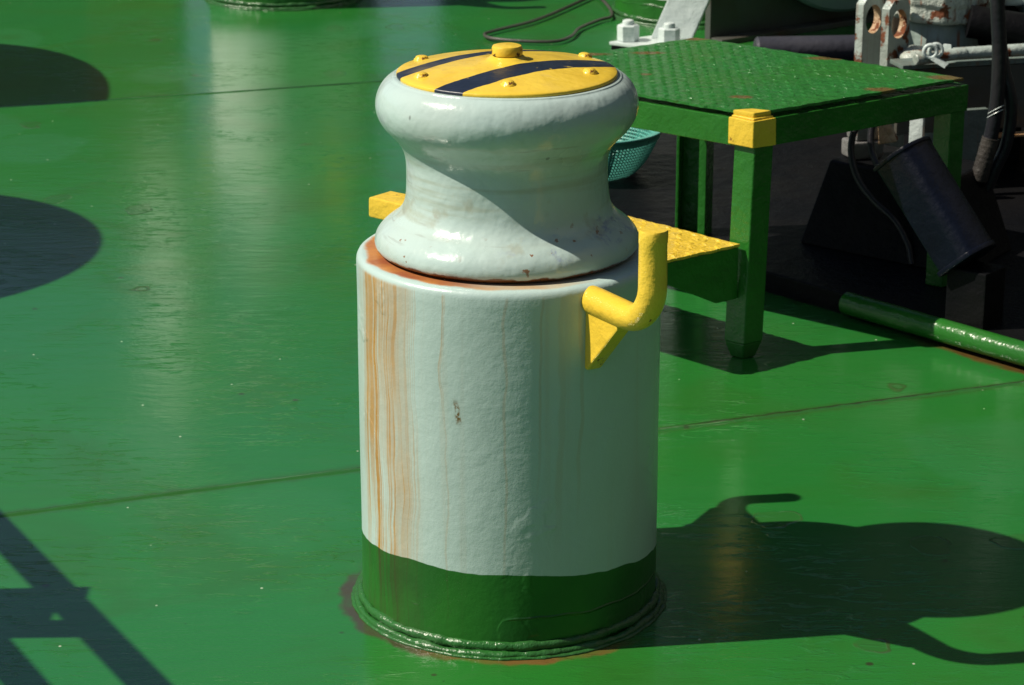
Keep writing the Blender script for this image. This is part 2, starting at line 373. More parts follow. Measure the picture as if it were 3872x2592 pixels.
# ------------------------------------------------------------------ mesh helpers
class MB:
    def __init__(s): s.v = []; s.f = []
    def raw(s, v, f):
        o = len(s.v); s.v += [tuple(p) for p in v]; s.f += [tuple(i + o for i in q) for q in f]; return s
    def prism(s, pts, ext):                       # polygon of 3D points swept by a vector
        pts = [Vector(p) for p in pts]; e = Vector(ext); k = len(pts)
        v = pts + [p + e for p in pts]
        f = [tuple(range(k))[::-1], tuple(range(k, 2 * k))] + [(i, (i + 1) % k, k + (i + 1) % k, k + i) for i in range(k)]
        return s.raw(v, f)
    def slab(s, poly, z0, z1): return s.prism([(p[0], p[1], z0) for p in poly], (0, 0, z1 - z0))
    def bar(s, a, b, w, h, up=(0, 0, 1)):         # straight bar, w across, h along up, a and b on its axis
        a, b = Vector(a), Vector(b); d = (b - a).normalized(); u = Vector(up)
        x = d.cross(u).normalized(); u = x.cross(d).normalized()
        return s.prism([a - x * w / 2 - u * h / 2, a + x * w / 2 - u * h / 2, a + x * w / 2 + u * h / 2, a - x * w / 2 + u * h / 2], b - a)
    def box(s, c, sz, rz=0.0):
        cx, cy, cz = c; a, b, h = (q / 2 for q in sz); co, si = math.cos(rz), math.sin(rz)
        p = [(cx + x * co - y * si, cy + x * si + y * co) for x, y in ((-a, -b), (a, -b), (a, b), (-a, b))]
        return s.slab(p, cz - h, cz + h)
    def lathe(s, prof, c=(0, 0, 0), seg=64, wob=0.0, wscale=6.0, seed=0.0, axis=None, cap0=False, cap1=False):
        q = Vector((0, 0, 1)).rotation_difference(Vector(axis)) if axis else None
        v = []; k = len(prof)
        for r, z in prof:
            for i in range(seg):
                t = 2 * math.pi * i / seg
                p = Vector((r * math.cos(t), r * math.sin(t), z))
                if wob:
                    w = noise.noise(p * wscale + Vector((seed, seed * 2, 0))) * wob
                    p.x += w * math.cos(t); p.y += w * math.sin(t); p.z += w * 0.5
                if q: p = q @ p
                v.append(p + Vector(c))
        f = [(a * seg + i, a * seg + (i + 1) % seg, (a + 1) * seg + (i + 1) % seg, (a + 1) * seg + i) for a in range(k - 1) for i in range(seg)]
        if cap0: f.append(tuple(range(seg))[::-1])
        if cap1: f.append(tuple((k - 1) * seg + i for i in range(seg)))
        return s.raw(v, f)
    def cyl(s, a, b, r, seg=24, bev=0.0):
        a, b = Vector(a), Vector(b); L = (b - a).length
        pr = [(r, 0), (r, L)] if not bev else [(r - bev, 0), (r, bev), (r, L - bev), (r - bev, L)]
        return s.lathe(pr, a, seg, axis=(b - a).normalized(), cap0=True, cap1=True)
    def tube(s, path, r, seg=16, rf=None, cap=True):
        P = [Vector(p) for p in path]; k = len(P); v = []
        t0 = (P[1] - P[0]).normalized()
        u = t0.cross(Vector((0.31, 0.2, 0.93))).normalized()
        for i in range(k):
            t = (P[min(i + 1, k - 1)] - P[max(i - 1, 0)]).normalized()
            u = (u - t * u.dot(t)).normalized(); w = t.cross(u)
            rr = rf(i / (k - 1)) * r if rf else r
            for j in range(seg):
                a = 2 * math.pi * j / seg
                v.append(P[i] + (u * math.cos(a) + w * math.sin(a)) * rr)
        f = [(i * seg + j, i * seg + (j + 1) % seg, (i + 1) * seg + (j + 1) % seg, (i + 1) * seg + j) for i in range(k - 1) for j in range(seg)]
        if cap: f += [tuple(range(seg))[::-1], tuple((k - 1) * seg + j for j in range(seg))]
        return s.raw(v, f)
    def torus(s, c, R_, r, seg=64, sub=10, wob=0.0, seed=0.0, flat=1.0):
        v = []; cv = Vector(c)
        for i in range(seg):
            t = 2 * math.pi * i / seg; d = Vector((math.cos(t), math.sin(t), 0))
            k = 1 + (noise.noise(d * 5 + Vector((seed, 0, 0))) * 0.6 + noise.noise(d * 17 + Vector((0, seed, 0))) * 0.4) * wob
            dr = noise.noise(d * 5 + Vector((0, 0, seed))) * wob * r * 0.6
            for j in range(sub):
                a = 2 * math.pi * j / sub
                v.append(cv + d * (R_ + dr + r * k * math.cos(a)) + Vector((0, 0, r * k * flat * math.sin(a))))
        f = [(i * sub + j, ((i + 1) % seg) * sub + j, ((i + 1) % seg) * sub + (j + 1) % sub, i * sub + (j + 1) % sub) for i in range(seg) for j in range(sub)]
        return s.raw(v, f)
    def build(s, name, mat, parent=None, bevel=0.0, bseg=2, angle=38, loc=None, wear=0.0, fix=True):
        me = bpy.data.meshes.new(name)
        me.from_pydata(s.v, [], s.f)
        bm = bmesh.new(); bm.from_mesh(me)
        if fix: bmesh.ops.recalc_face_normals(bm, faces=bm.faces)
        if bevel:
            ed = [e for e in bm.edges if len(e.link_faces) == 2 and e.calc_face_angle(0) > R(25)]
            bmesh.ops.bevel(bm, geom=ed, offset=bevel, segments=bseg, profile=0.5, affect='EDGES', clamp_overlap=True)
        if wear:
            for vv in bm.verts:
                vv.co += noise.noise_vector(vv.co * 14) * wear
        bm.to_mesh(me); bm.free()
        me.polygons.foreach_set('use_smooth', [True] * len(me.polygons))
        me.set_sharp_from_angle(angle=R(angle))
        me.materials.append(mat)
        o = bpy.data.objects.new(name, me)
        col.objects.link(o)
        if bevel:
            wm = o.modifiers.new('weighted', 'WEIGHTED_NORMAL'); wm.weight = 100; wm.keep_sharp = True
        if parent: o.parent = parent
        if loc: o.location = loc
        return o

def bez(pts, n=12):                               # smooth path through points
    P = [Vector(p) for p in pts]; out = []
    for i in range(len(P) - 1):
        p0, p1, p2, p3 = P[max(i - 1, 0)], P[i], P[i + 1], P[min(i + 2, len(P) - 1)]
        for k in range(n):
            t = k / n
            out.append(0.5 * ((2 * p1) + (p2 - p0) * t + (2 * p0 - 5 * p1 + 4 * p2 - p3) * t * t + (3 * p1 - p0 - 3 * p2 + p3) * t ** 3))
    out.append(P[-1]); return out

def tag(o, label, cat, group=None):
    o['label'] = label; o['category'] = cat
    if group: o['group'] = group
    return o
def thing(name, label, cat, loc=(0, 0, 0), rz=0.0, group=None):
    o = bpy.data.objects.new(name, None); o.empty_display_size = 0.1
    col.objects.link(o); o.location = loc; o.rotation_euler = (0, 0, rz)
    return tag(o, label, cat, group)
def structure(o): o['kind'] = 'structure'; return o
def copy_tree(o, parent=None):
    c = o.copy(); col.objects.link(c)
    if parent: c.parent = parent
    for ch in list(o.children): copy_tree(ch, c)
    return c

# ------------------------------------------------------------------ the setting: deck, black platform, sea
d = MB()
N = 2
d.raw([(-14, -12, 0), (14, -12, 0), (14, 24, 0), (-14, 24, 0)], [(0, 1, 2, 3)])
def seam(p0, p1, w, h, seed):
    p0, p1 = Vector(p0), Vector(p1); L = (p1 - p0).length; t = (p1 - p0) / L; nrm = Vector((-t.y, t.x, 0)); k = int(L / 0.025)
    v = []
    for i in range(k + 1):
        q = p0 + t * (L * i / k)
        ww = w * (1 + 0.3 * noise.noise(Vector((i * 0.23, seed, 0)))); hh = h * (1 + 0.5 * noise.noise(Vector((i * 0.5, seed, 3))))
        off = nrm * (0.004 * noise.noise(Vector((i * 0.06, seed, 8))))
        for a, b in ((-1, -0.002), (-0.45, 0.8 * hh), (0, hh), (0.45, 0.8 * hh), (1, -0.002)):
            v.append(q + off + nrm * (a * ww) + Vector((0, 0, b)))
    f = [(i * 5 + j, i * 5 + j + 1, (i + 1) * 5 + j + 1, (i + 1) * 5 + j) for i in range(k) for j in range(4)]
    d.raw(v, f)
seam((-6, -1.53 + 0.0, 0), (5.0, 2.57, 0), 0.010, 0.0028, 1.0)
seam((-6, 2.34, 0), (0.12, 4.35, 0), 0.008, 0.0026, 4.0)
structure(d.build('deck', M['deck'], angle=60, fix=False))

p = MB()
edge = [(0.06, 2.36), (0.30, 2.13), (0.764, 1.606), (1.112, 1.218), (1.55, 0.73), (4.2, -2.0)]
p.slab(edge + [(6, -2.0), (6, 4.45), (1.2, 4.45), (0.72, 4.25), (0.06, 3.3)], -0.02, 0.05)
structure(p.build('platform', M['black'], bevel=0.006))
structure(MB().raw([(-3000, -3000, -4), (3000, -3000, -4), (3000, 3000, -4), (-3000, 3000, -4)], [(0, 1, 2, 3)]).build('sea', M['sea']))

# ------------------------------------------------------------------ the bollard with its roller head
def make_bollard():
    root = thing('roller_bollard', 'pale grey roller bollard with rust streaks, striped yellow cap and yellow hooks, nearest the camera', 'bollard', (-0.005, 0, 0), 0, 'roller bollards on the green deck')
    prof = [(0.25, -0.01)] + [(0.25, 0.6 * i / 40) for i in range(1, 41)] + [(0.2492, 0.605), (0.247, 0.6095), (0.243, 0.6125), (0.238, 0.6135), (0.225, 0.6135), (0.20, 0.6135), (0.10, 0.6135)]
    MB().lathe(prof, seg=192, wob=0.0010, wscale=6, seed=2).build('pedestal', M['pedestal'], root, angle=50)
    w = MB().torus((0, 0, 0.0165), 0.2515, 0.0072, 240, 12, 0.7, 1.0, 1.1).torus((0, 0, 0.0045), 0.2575, 0.0082, 240, 12, 0.8, 5.0, 0.8).torus((0, 0, 0.001), 0.2650, 0.0055, 240, 8, 1.0, 9.0, 0.6)
    w.build('weld_bead', M['weld'], root, angle=70)
    rp = [(0.12, 0.6165), (0.198, 0.6165), (0.2075, 0.6175), (0.2135, 0.622), (0.2160, 0.629), (0.2156, 0.6365), (0.2125, 0.6455), (0.2055, 0.6545), (0.1960, 0.6625), (0.1865, 0.6695), (0.1780, 0.6775),
          (0.1710, 0.6870), (0.1665, 0.6990), (0.1642, 0.7150), (0.1632, 0.7350), (0.1630, 0.7550), (0.1640, 0.770), (0.1675, 0.783), (0.1740, 0.795), (0.1830, 0.806), (0.1930, 0.816), (0.2020, 0.827),
          (0.2085, 0.839), (0.2118, 0.852), (0.2118, 0.864), (0.2085, 0.877), (0.2025, 0.888), (0.1945, 0.8965), (0.1860, 0.9015), (0.1790, 0.9035), (0.12, 0.9035)]
    sp = [(q.x, q.y) for q in bez([(a, b, 0) for a, b in rp], 3)]
    MB().lathe(sp, (-0.003, 0, 0), 160, wob=0.0016, wscale=8, seed=4).build('roller', M['roller'], root, angle=60)
    cp = [(0.176, 0.9025), (0.1775, 0.904), (0.1772, 0.908), (0.1755, 0.9095), (0.165, 0.9115), (0.14, 0.9160), (0.11, 0.9205), (0.08, 0.9240), (0.05, 0.9265), (0.036, 0.928), (0.030, 0.931), (0.026, 0.9345), (0.001, 0.935)]
    cap = MB().lathe(cp, (-0.003, 0, 0), 128, wob=0.0008, wscale=12, seed=3).build('cap_plate', M['cap'], root, angle=50)
    bp = [(0.021, 0.9340), (0.0245, 0.936), (0.0250, 0.938), (0.0248, 0.9465), (0.0228, 0.9505), (0.018, 0.952), (0.001, 0.9524)]
    MB().lathe(bp, (-0.003, 0, 0), 40, wob=0.0008, wscale=40).build('cap_bolt', M['bolt'], cap, angle=35)
    for x, y in ((-0.139, 0.076), (-0.134, -0.064), (0.002, -0.135), (0.131, -0.042), (0.127, 0.104), (-0.004, 0.150)):
        zz = 0.9155 - (math.hypot(x, y) - 0.14) * 0.17
        MB().lathe([(0.0135, -0.003), (0.0125, 0.0008), (0.0100, 0.0022), (0.0092, 0.0048), (0.0065, 0.0060), (0.0005, 0.0063)], (0, 0, 0), 18, wob=0.0015, wscale=60, seed=x * 50).build('screw', M['screw'], cap, angle=50, loc=(x - 0.003, y, zz))
    def hook(az, rout, ztop, rz0=0.0):
        dv = Vector((math.sin(az), -math.cos(az), 0)); r = 0.0222; za = 0.590; rb = 0.064
        path = [dv * 0.235 + Vector((0, 0, za)), dv * 0.27 + Vector((0, 0, za)), dv * (rout - rb - 0.02) + Vector((0, 0, za)), dv * (rout - rb) + Vector((0, 0, za))]
        for i in range(1, 13):
            a = math.pi / 2 * i / 12
            path.append(dv * (rout - rb + rb * math.sin(a)) + Vector((0, 0, za + rb - rb * math.cos(a))))
        path += [dv * rout + Vector((0, 0, za + rb + 0.02)), dv * rout + Vector((0, 0, ztop - 0.022)), dv * rout + Vector((0, 0, ztop - 0.019)), dv * rout + Vector((0, 0, ztop - 0.003)), dv * rout + Vector((0, 0, ztop))]
        k = len(path)
        def rf(t):
            i = round(t * (k - 1))
            return 0.93 if i == k - 1 else (1.0 if i >= k - 3 else 0.972 if i >= 4 else 1.0)
        h = MB().tube(path, r, 28, rf).build('hook', M['yellow'], root, angle=50, wear=0.0012)
        s = dv.cross(Vector((0, 0, 1))).normalized(); t = 0.028
        g = MB().prism([dv * 0.243 + Vector((0, 0, 0.577)) - s * t / 2, dv * 0.243 + Vector((0, 0, 0.478)) - s * t / 2, dv * 0.254 + Vector((0, 0, 0.478)) - s * t / 2, dv * 0.338 + Vector((0, 0, 0.566)) - s * t / 2, dv * 0.338 + Vector((0, 0, 0.577)) - s * t / 2], s * t)
        g.build('gusset', M['yellow'], h, bevel=0.004, wear=0.0018)
        return h
    hook(R(31.8), 0.410, 0.742)
    hook(R(180 + 17.5), 0.368, 0.745)
    MB().bar((-0.223, 0.212, 0.6335), (-0.160, 0.165, 0.6325), 0.060, 0.036).build('stop_bar', M['yellow_rusty'], root, bevel=0.004, wear=0.0008)
    return root
bollard = make_bollard()
for lab, loc, rz, s in (('large green footed bollard far back on the deck, top left of the photo', (-0.885, 5.74, 0), R(200), 1.15),
                        ('green footed bollard far back on the deck, behind the white bolted winch foot', (0.685, 5.38, 0), R(165), 1.2)):
    c = copy_tree(bollard); c.location = loc; c.rotation_euler = (0, 0, rz); c.scale = (s, s, s); c['label'] = lab
    for ch in c.children:
        if ch.name.startswith('pedestal'): ch.material_slots[0].link = 'OBJECT'; ch.material_slots[0].material = M['pedestal_reflection']

# ------------------------------------------------------------------ work table with step
F = Vector((0.517, 1.300, 0)); RR = Vector((1.043, 1.674, 0)); B = Vector((0.452, 2.158, 0)); L = Vector((-0.052, 1.805, 0))
L = F + (B - RR)
eR, eL = (RR - F), (L - F)
uR, uL = eR.normalized(), eL.normalized()
def tp(a, b, z=0.0): return F + eR * a + eL * b + Vector((0, 0, z))     # a along the right edge, b along the left edge
table = thing('work_table', 'green steel table with checker plate top and one yellow corner, behind the bollard', 'table', (F.x, F.y, 0))
def lo(v): return Vector(v) - Vector((F.x, F.y, 0))
def plate(mb, c00, c10, c11, c01, z0, z1, step, size, jag=0.0028):
    c00, c10, c11, c01 = (Vector(q) for q in (c00, c10, c11, c01))
    ring = []
    for a, b in ((c00, c10), (c10, c11), (c11, c01), (c01, c00)):
        k = int((b - a).length / 0.012)
        for i in range(k):
            q = a.lerp(b, i / k); ring.append((q.x + random.uniform(-jag, jag), q.y + random.uniform(-jag, jag)))
    mb.slab(ring, z0, z1)
    nx = int((c10 - c00).length / step); ny = int((c01 - c00).length / step)
    for i in range(nx):
        for j in range(ny):
            for q in (0, 1):
                u, v = (i + 0.3 + 0.5 * q) / nx, (j + 0.3 + 0.5 * q) / ny
                if not (0.015 < u < 0.985 and 0.015 < v < 0.985): continue
                p0 = c00.lerp(c10, u).lerp(c01.lerp(c11, u), v)
                a = math.atan2(eR.y, eR.x) + (R(12) if q else R(82)) + random.uniform(-.06, .06)
                l, w, h = size
                dv = Vector((math.cos(a), math.sin(a), 0)); sv = Vector((-dv.y, dv.x, 0)); h *= random.uniform(0.7, 1.15)
                Z = Vector((0, 0, z1 - 0.0005)); T = Vector((0, 0, z1 + h))
                b6 = [p0 - dv * l + Z, p0 - sv * w + Z, p0 + dv * l + Z, p0 + sv * w + Z, p0 - dv * l * 0.35 + T, p0 + dv * l * 0.35 + T]
                mb.raw(b6, [(0, 1, 4), (1, 2, 5), (1, 5, 4), (2, 3, 5), (3, 0, 4), (3, 4, 5)])
    return mb
top = plate(MB(), lo(tp(0.012, 0.012)), lo(tp(0.985, 0.01)), lo(tp(0.99, 0.99)), lo(tp(0.01, 0.985)), 0.5365, 0.5425, 0.031, (0.0140, 0.0068, 0.0013))
def lp(a, b): q = lo(tp(a, b)); return (q.x, q.y)
rust_spots = [(*lp(0.62, 0.035), 0.045, 0.025), (*lp(0.96, 0.04), 0.06, 0.03), (*lp(0.20, 0.20), 0.03, 0.02), (*lp(0.97, 0.97), 0.05, 0.02), (*lp(0.97, 0.48), 0.06, 0.022), (*lp(0.30, 0.62), 0.016, 0.012), (*lp(0.03, 0.97), 0.05, 0.02), (*lp(0.62, 0.88), 0.05, 0.02), (*lp(0.45, 0.98), 0.07, 0.02)]
top.build('table_top', tread_mat('green_checker_paint', (0.020, 0.150, 0.024), (0.024, 0.145, 0.018), rust_spots), table, angle=30)
fr = MB()
hz = Vector((0, 0, 0.4965))
ins = 0.016
for a, b, a2, b2 in ((tp(0.0, 0), tp(1.0, 0), tp(0.06, 0), tp(1.0, 0)), (tp(0, 0.014), tp(0, 1.0), tp(0, 0.075), tp(0, 1.0)),
                     (tp(1, 0.014), tp(1, 1.0), tp(1, 0.06), tp(1, 0.94)), (tp(0.018, 1), tp(0.982, 1), tp(0.07, 1), tp(0.93, 1))):
    cen = tp(0.5, 0.5); mid = (a + b) / 2; dd = (b - a).normalized(); nn = Vector((-dd.y, dd.x, 0)); nn = nn if nn.dot(cen - mid) > 0 else -nn
    fr.bar(lo(a) + nn * 0.005 + hz, lo(b) + nn * 0.005 + hz, 0.010, 0.061)          # upright flange
    fr.bar(lo(a2) + nn * 0.0315 + Vector((0, 0, 0.5215)), lo(b2) + nn * 0.0315 + Vector((0, 0, 0.5215)), 0.042, 0.008)   # flat flange
fr.build('frame', M['green'], table, bevel=0.002)
def rhomb(c, w): # leg section along the table edges, corner outward
    c = lo(c); return [c, c + uR * w, c + uR * w + uL * w, c + uL * w]
def leg(c, z0, z1, sgr, sgl, w=0.055, foot=False):
    c = lo(c); q = [c, c + uR * w * sgr, c + (uR * sgr + uL * sgl) * w, c + uL * w * sgl]
    m = MB().slab(q, z0 + (0.035 if foot else 0), z1)
    if foot:
        cc = sum(q, Vector()) / 4
        lo_ = [cc + (v - cc) * 0.62 for v in q]
        m.raw([(v.x, v.y, z0) for v in lo_] + [(v.x, v.y, z0 + 0.036) for v in q], [(3, 2, 1, 0), (4, 5, 6, 7), (0, 1, 5, 4), (1, 2, 6, 5), (2, 3, 7, 6), (3, 0, 4, 7)])
    return m
fl = leg(tp(0.004, 0.004), 0, 0.470, 1, 1, 0.054, True).build('leg', M['green'], table, bevel=0.004, wear=0.001)
for vv in fl.data.vertices: vv.co.y -= 0.045 * (0.47 - vv.co.z) / 0.47
for vv in fl.data.vertices: vv.co.x += 0.005 - 0.015 * (0.47 - vv.co.z) / 0.47      # the leg leans a little
leg(tp(0.996, 0.004), 0.05, 0.470, -1, 1, 0.045).build('leg', M['green_dark'], table, bevel=0.003)
leg(tp(0.004, 0.996), 0, 0.470, 1, -1, 0.045).build('leg', M['green'], table, bevel=0.003)
bl = MB(); c = lo(tp(0.985, 0.985))                                     # back leg: a channel open to the front
bl.bar(c + Vector((-0.035, -0.02, 0.05)), c + Vector((-0.035, -0.02, 0.47)), 0.008, 0.06, up=(0.25, 1, 0))
bl.bar(c + Vector((0.03, -0.03, 0.05)), c + Vector((0.03, -0.03, 0.47)), 0.02, 0.05, up=(0.5, 1, 0))
bl.bar(c + Vector((0.0, 0.002, 0.05)), c + Vector((0.0, 0.002, 0.47)), 0.06, 0.008, up=(0.25, 1, 0))
bl.build('leg', M['green'], table, bevel=0.002)
yc = MB(); w = 0.066; o = -uR * 0.007 - uL * 0.007
q = [lo(F) + o, lo(F) + o + uR * w, lo(F) + o + uR * w + uL * w, lo(F) + o + uL * w]
yc.slab(q, 0.469, 0.5285)
yc.slab([v + (lo(F) + uR * 0.03 + uL * 0.03 - v) * 0.12 for v in q], 0.528, 0.5335)
q2 = [lo(F) + uR * 0.004 + uL * 0.004, lo(F) + uR * 0.052 + uL * 0.001, lo(F) + uR * 0.045 + uL * 0.045, lo(F) + uL * 0.055 + uR * 0.001]
yc.slab(q2, 0.533, 0.5445)
k = yc.build('corner_block', M['yellow'], table, bevel=0.0035, wear=0.0022)
k['label'] = 'yellow painted corner'
# step on the left side
S1 = Vector((0.492, 1.284, 0)); uS = Vector((-0.157, -0.119, 0)).normalized(); uL2 = Vector((-0.70, 0.714, 0))
S2 = S1 + uS * 0.245; S3 = S2 + uL2 * 0.62; S4 = S1 + uL2 * 0.62
st = plate(MB(), lo(S1), lo(S4), lo(S3), lo(S2), 0.2525, 0.2585, 0.036, (0.0140, 0.0072, 0.0019))
stp = st.build('step_plate', tread_mat('yellow_checker_paint', YEL, YEL2, None), table, angle=30)
br = MB()
br.prism([lo(S1) + Vector((0, 0, 0.252)), lo(S1) + Vector((0, 0, 0.135)), lo(S1 + uS * 0.06) + Vector((0, 0, 0.135)), lo(S2) + Vector((0, 0, 0.224)), lo(S2) + Vector((0, 0, 0.252))], uL2 * 0.008)
br.bar(lo(S2) + uL2 * 0.008 + Vector((0, 0, 0.238)), lo(S3) + Vector((0, 0, 0.238)), 0.008, 0.028)
br.prism([lo(S4) + Vector((0, 0, 0.252)), lo(S4) + Vector((0, 0, 0.135)), lo(S4 + uS * 0.06) + Vector((0, 0, 0.135)), lo(S3) + Vector((0, 0, 0.224)), lo(S3) + Vector((0, 0, 0.252))], uL2 * -0.008)
br.build('step_bracket', M['green'], table, bevel=0.002)

# ------------------------------------------------------------------ mint basket behind the table
bk = thing('plastic_basket', 'mint green perforated plastic basket on the black platform under the table', 'basket', (0.205, 2.76, 0.05))
def brad(t): return 0.115 + 0.085 * (t ** 0.55)
H = 0.115
m = MB()
NR = 13
for i in range(1, NR):
    t = i / NR
    m.torus((0, 0, H * t), brad(t), 0.0026, 96, 4)
for i in range(110):
    a = 2 * math.pi * i / 110
    wide = i % 11 == 0
    path = [(math.cos(a) * brad(t), math.sin(a) * brad(t), H * t) for t in [k / 10 for k in range(11)]]
    m.tube(path, 0.0052 if wide else 0.0030, 4, cap=False)
m.lathe([(0.001, 0.0), (0.118, 0.0), (0.118, 0.004), (0.001, 0.004)], seg=64)
m.build('bowl', M['mint'], bk, angle=50)
MB().lathe([(0.196, H * 0.90), (0.2005, H * 0.90), (0.2045, H + 0.006), (0.212, H + 0.010), (0.212, H + 0.014), (0.199, H + 0.014), (0.196, H + 0.010), (0.196, H * 0.90)], seg=96).build('rim', M['mint'], bk, angle=50)

# ------------------------------------------------------------------ cable on the far deck
cb = bez([(0.33, 5.75, 0.012), (0.275, 5.607, 0.012), (0.095, 5.203, 0.012), (-0.06, 4.99, 0.012), (-0.098, 4.918, 0.012), (-0.068, 4.84, 0.012), (0.045, 4.79, 0.012), (0.153, 4.79, 0.012), (0.212, 4.885, 0.012), (0.244, 5.033, 0.012), (0.32, 5.19, 0.012), (0.37, 5.27, 0.013), (0.36, 5.5, 0.013), (0.30, 5.9, 0.012)], 10)
tag(MB().tube(cb, 0.0062, 10).build('cable', M['cable'], angle=70), 'dark cable lying in a loop on the far green deck', 'cable')

# ------------------------------------------------------------------ white bolted winch foot
foot = thing('winch_stand', 'pale grey sloping steel leg on a bolted foot plate behind the table', 'winch stand', (0.49, 4.66, 0))
def fo(x, y, z): return (x - 0.49, y - 4.66, z)
fd = Vector((0.82, 0.57, 0)).normalized()
A0 = Vector((0.334, 4.585, 0)); side = Vector((0.62, -0.46, 0)).normalized()
pl = [A0, A0 + side * 0.26, A0 + side * 0.26 + fd * 0.20, A0 + fd * 0.24]
MB().slab([(v.x - 0.49, v.y - 4.66) for v in pl], 0.040, 0.0525).build('foot_plate', M['white'], foot, bevel=0.003, wear=0.0015)
pl2 = [A0 + fd * 0.005 + side * 0.004, A0 + side * 0.255 + fd * 0.005, A0 + side * 0.26 + fd * 0.18, A0 + fd * 0.22]
MB().slab([(v.x - 0.49, v.y - 4.66) for v in pl2], 0.0, 0.0395).build('gap_shade_block', M['black'], foot, bevel=0.002)  # black block stands in for the dark gap under the foot plate
# sloping plate: broad bright face to the sun, thin edge to the right
b0, b1 = Vector(fo(0.480, 4.640, 0.0525)), Vector(fo(0.620, 4.612, 0.0525))
lean = Vector((0.30, 0.05, 0.70))
MB().prism([b0, b1, b1 + lean, b0 + lean], (0.012, 0.045, 0.0)).build('leg', M['white'], foot, bevel=0.004)
for (x, y, hh) in ((0.400, 4.60, 0.056), (0.538, 4.545, 0.056)):
    nut = MB().lathe([(0.035, 0), (0.0385, 0.003), (0.0385, hh * 0.5), (0.0375, hh * 0.52), (0.0385, hh * 0.54), (0.0385, hh - 0.004), (0.033, hh)], fo(x, y, 0.0525), 6, cap0=True, cap1=True).build('nut', M['white'], foot, bevel=0.0015, wear=0.0015)
    MB().lathe([(0.020, hh - 0.002), (0.0205, hh + 0.010), (0.0175, hh + 0.015), (0.009, hh + 0.0175), (0.0005, hh + 0.018)], fo(x, y, 0.0525), 20).build('stud', M['white'], nut)

# ------------------------------------------------------------------ mooring winch, dark girder and drum cheek
win = thing('mooring_winch', 'dark grey winch side frame with big drum cheek in shade at the top', 'winch', (0.95, 5.0, 0))
g0, g1 = Vector((0.700 - 0.95, -0.18, 0)), Vector((0.95, 0.70, 0))
gd = (g1 - g0).normalized(); gn = Vector((gd.y, -gd.x, 0))
MB().prism([g0, g1, g1 + Vector((0, 0, 0.62)), g0 + Vector((0, 0, 0.62))], -gn * 0.03).build('side_frame', M['dark_grey'], win, bevel=0.003)
MB().bar(g0 + gn * 0.035 + Vector((0, 0, 0.010)), g1 + gn * 0.035 + Vector((0, 0, 0.010)), 0.06, 0.02).build('base_flange', M['dark_grey'], win, bevel=0.003)
dc = g0 + gd * 0.62 + gn * 0.04 + Vector((0, 0, 0.565))
MB().lathe([(0.05, -0.01), (0.50, -0.01), (0.51, 0.0), (0.51, 0.018), (0.50, 0.028), (0.12, 0.03), (0.12, 0.08), (0.02, 0.085)], dc, 72, axis=gn).build('drum_cheek', M['drum'], win)

fp = MB().cyl((0.80, 4.20, 0.098), (1.42, 4.26, 0.098), 0.045, 32, 0.008)
tag(fp.build('fender_roll', M['roll'], angle=40), 'dark blue black roll lying behind the table in front of the winch', 'roll')

# ------------------------------------------------------------------ windlass at the right
wl = thing('windlass', 'rust streaked pale windlass with twin eye plates and round head, behind the table', 'windlass', (1.15, 2.8, 0.05))
def wo(x, y, z=0.05): return Vector((x - 1.15, y - 2.8, z - 0.05))
def eye_plate(p, zt):
    dv = Vector((0.72, 0.69, 0)).normalized(); nv = Vector((dv.y, -dv.x, 0)); W, T = 0.092, 0.025
    hc, hr = (W * 0.50, zt - 0.066), 0.036
    seg = 40
    outer, inner = [], []
    ch = 0.022
    poly = [(0, 0.05), (W, 0.05), (W, zt - ch * 1.2), (W - ch * 0.6, zt), (ch, zt), (0, zt - ch)]
    def ray(a):
        best = None; dx, dz = math.cos(a), math.sin(a)
        for i in range(len(poly)):
            x0, z0 = poly[i]; x1, z1 = poly[(i + 1) % len(poly)]
            ex, ez = x1 - x0, z1 - z0; den = dx * ez - dz * ex
            if abs(den) < 1e-9: continue
            t = ((x0 - hc[0]) * ez - (z0 - hc[1]) * ex) / den; u = ((x0 - hc[0]) * dz - (z0 - hc[1]) * dx) / den
            if t > 0 and -1e-6 <= u <= 1 + 1e-6 and (best is None or t < best): best = t
        return (hc[0] + dx * best, hc[1] + dz * best)
    angs = sorted(set([2 * math.pi * i / seg for i in range(seg)] + [math.atan2(z - hc[1], x - hc[0]) % (2 * math.pi) for x, z in poly]))
    k = len(angs); v = []
    for off in (0, T):
        for a in angs:
            x, z = hc[0] + hr * math.cos(a) * 0.94, hc[1] + hr * math.sin(a) * 1.1
            v.append(wo(p[0], p[1], z) + dv * x - nv * off)
        for a in angs:
            x, z = ray(a); v.append(wo(p[0], p[1], z) + dv * x - nv * off)
    f = []
    for i in range(k):
        j = (i + 1) % k
        f += [(i, j, k + j, k + i), (2 * k + i, 3 * k + i, 3 * k + j, 2 * k + j), (k + i, k + j, 3 * k + j, 3 * k + i), (i, 2 * k + i, 2 * k + j, j)]
    o = MB().raw(v, f).build('eye_plate', M['drip_white'], wl, angle=35, fix=False)
    o.data.materials.append(M['rust_bare'])
    for i, pg in enumerate(o.data.polygons):
        if i % 4 == 3: pg.material_index = 1
    return o
eye_plate((0.958, 2.83), 0.520)
eye_plate((1.018, 2.76), 0.520)
hd = wo(1.195, 2.95, 0.05)
MB().lathe([(0.02, 0.05), (0.055, 0.05), (0.06, 0.22), (0.085, 0.235), (0.112, 0.27), (0.116, 0.30), (0.112, 0.385), (0.10, 0.40), (0.02, 0.40)], hd, 48, wob=0.004, wscale=14).build('hub', M['hub'], wl)
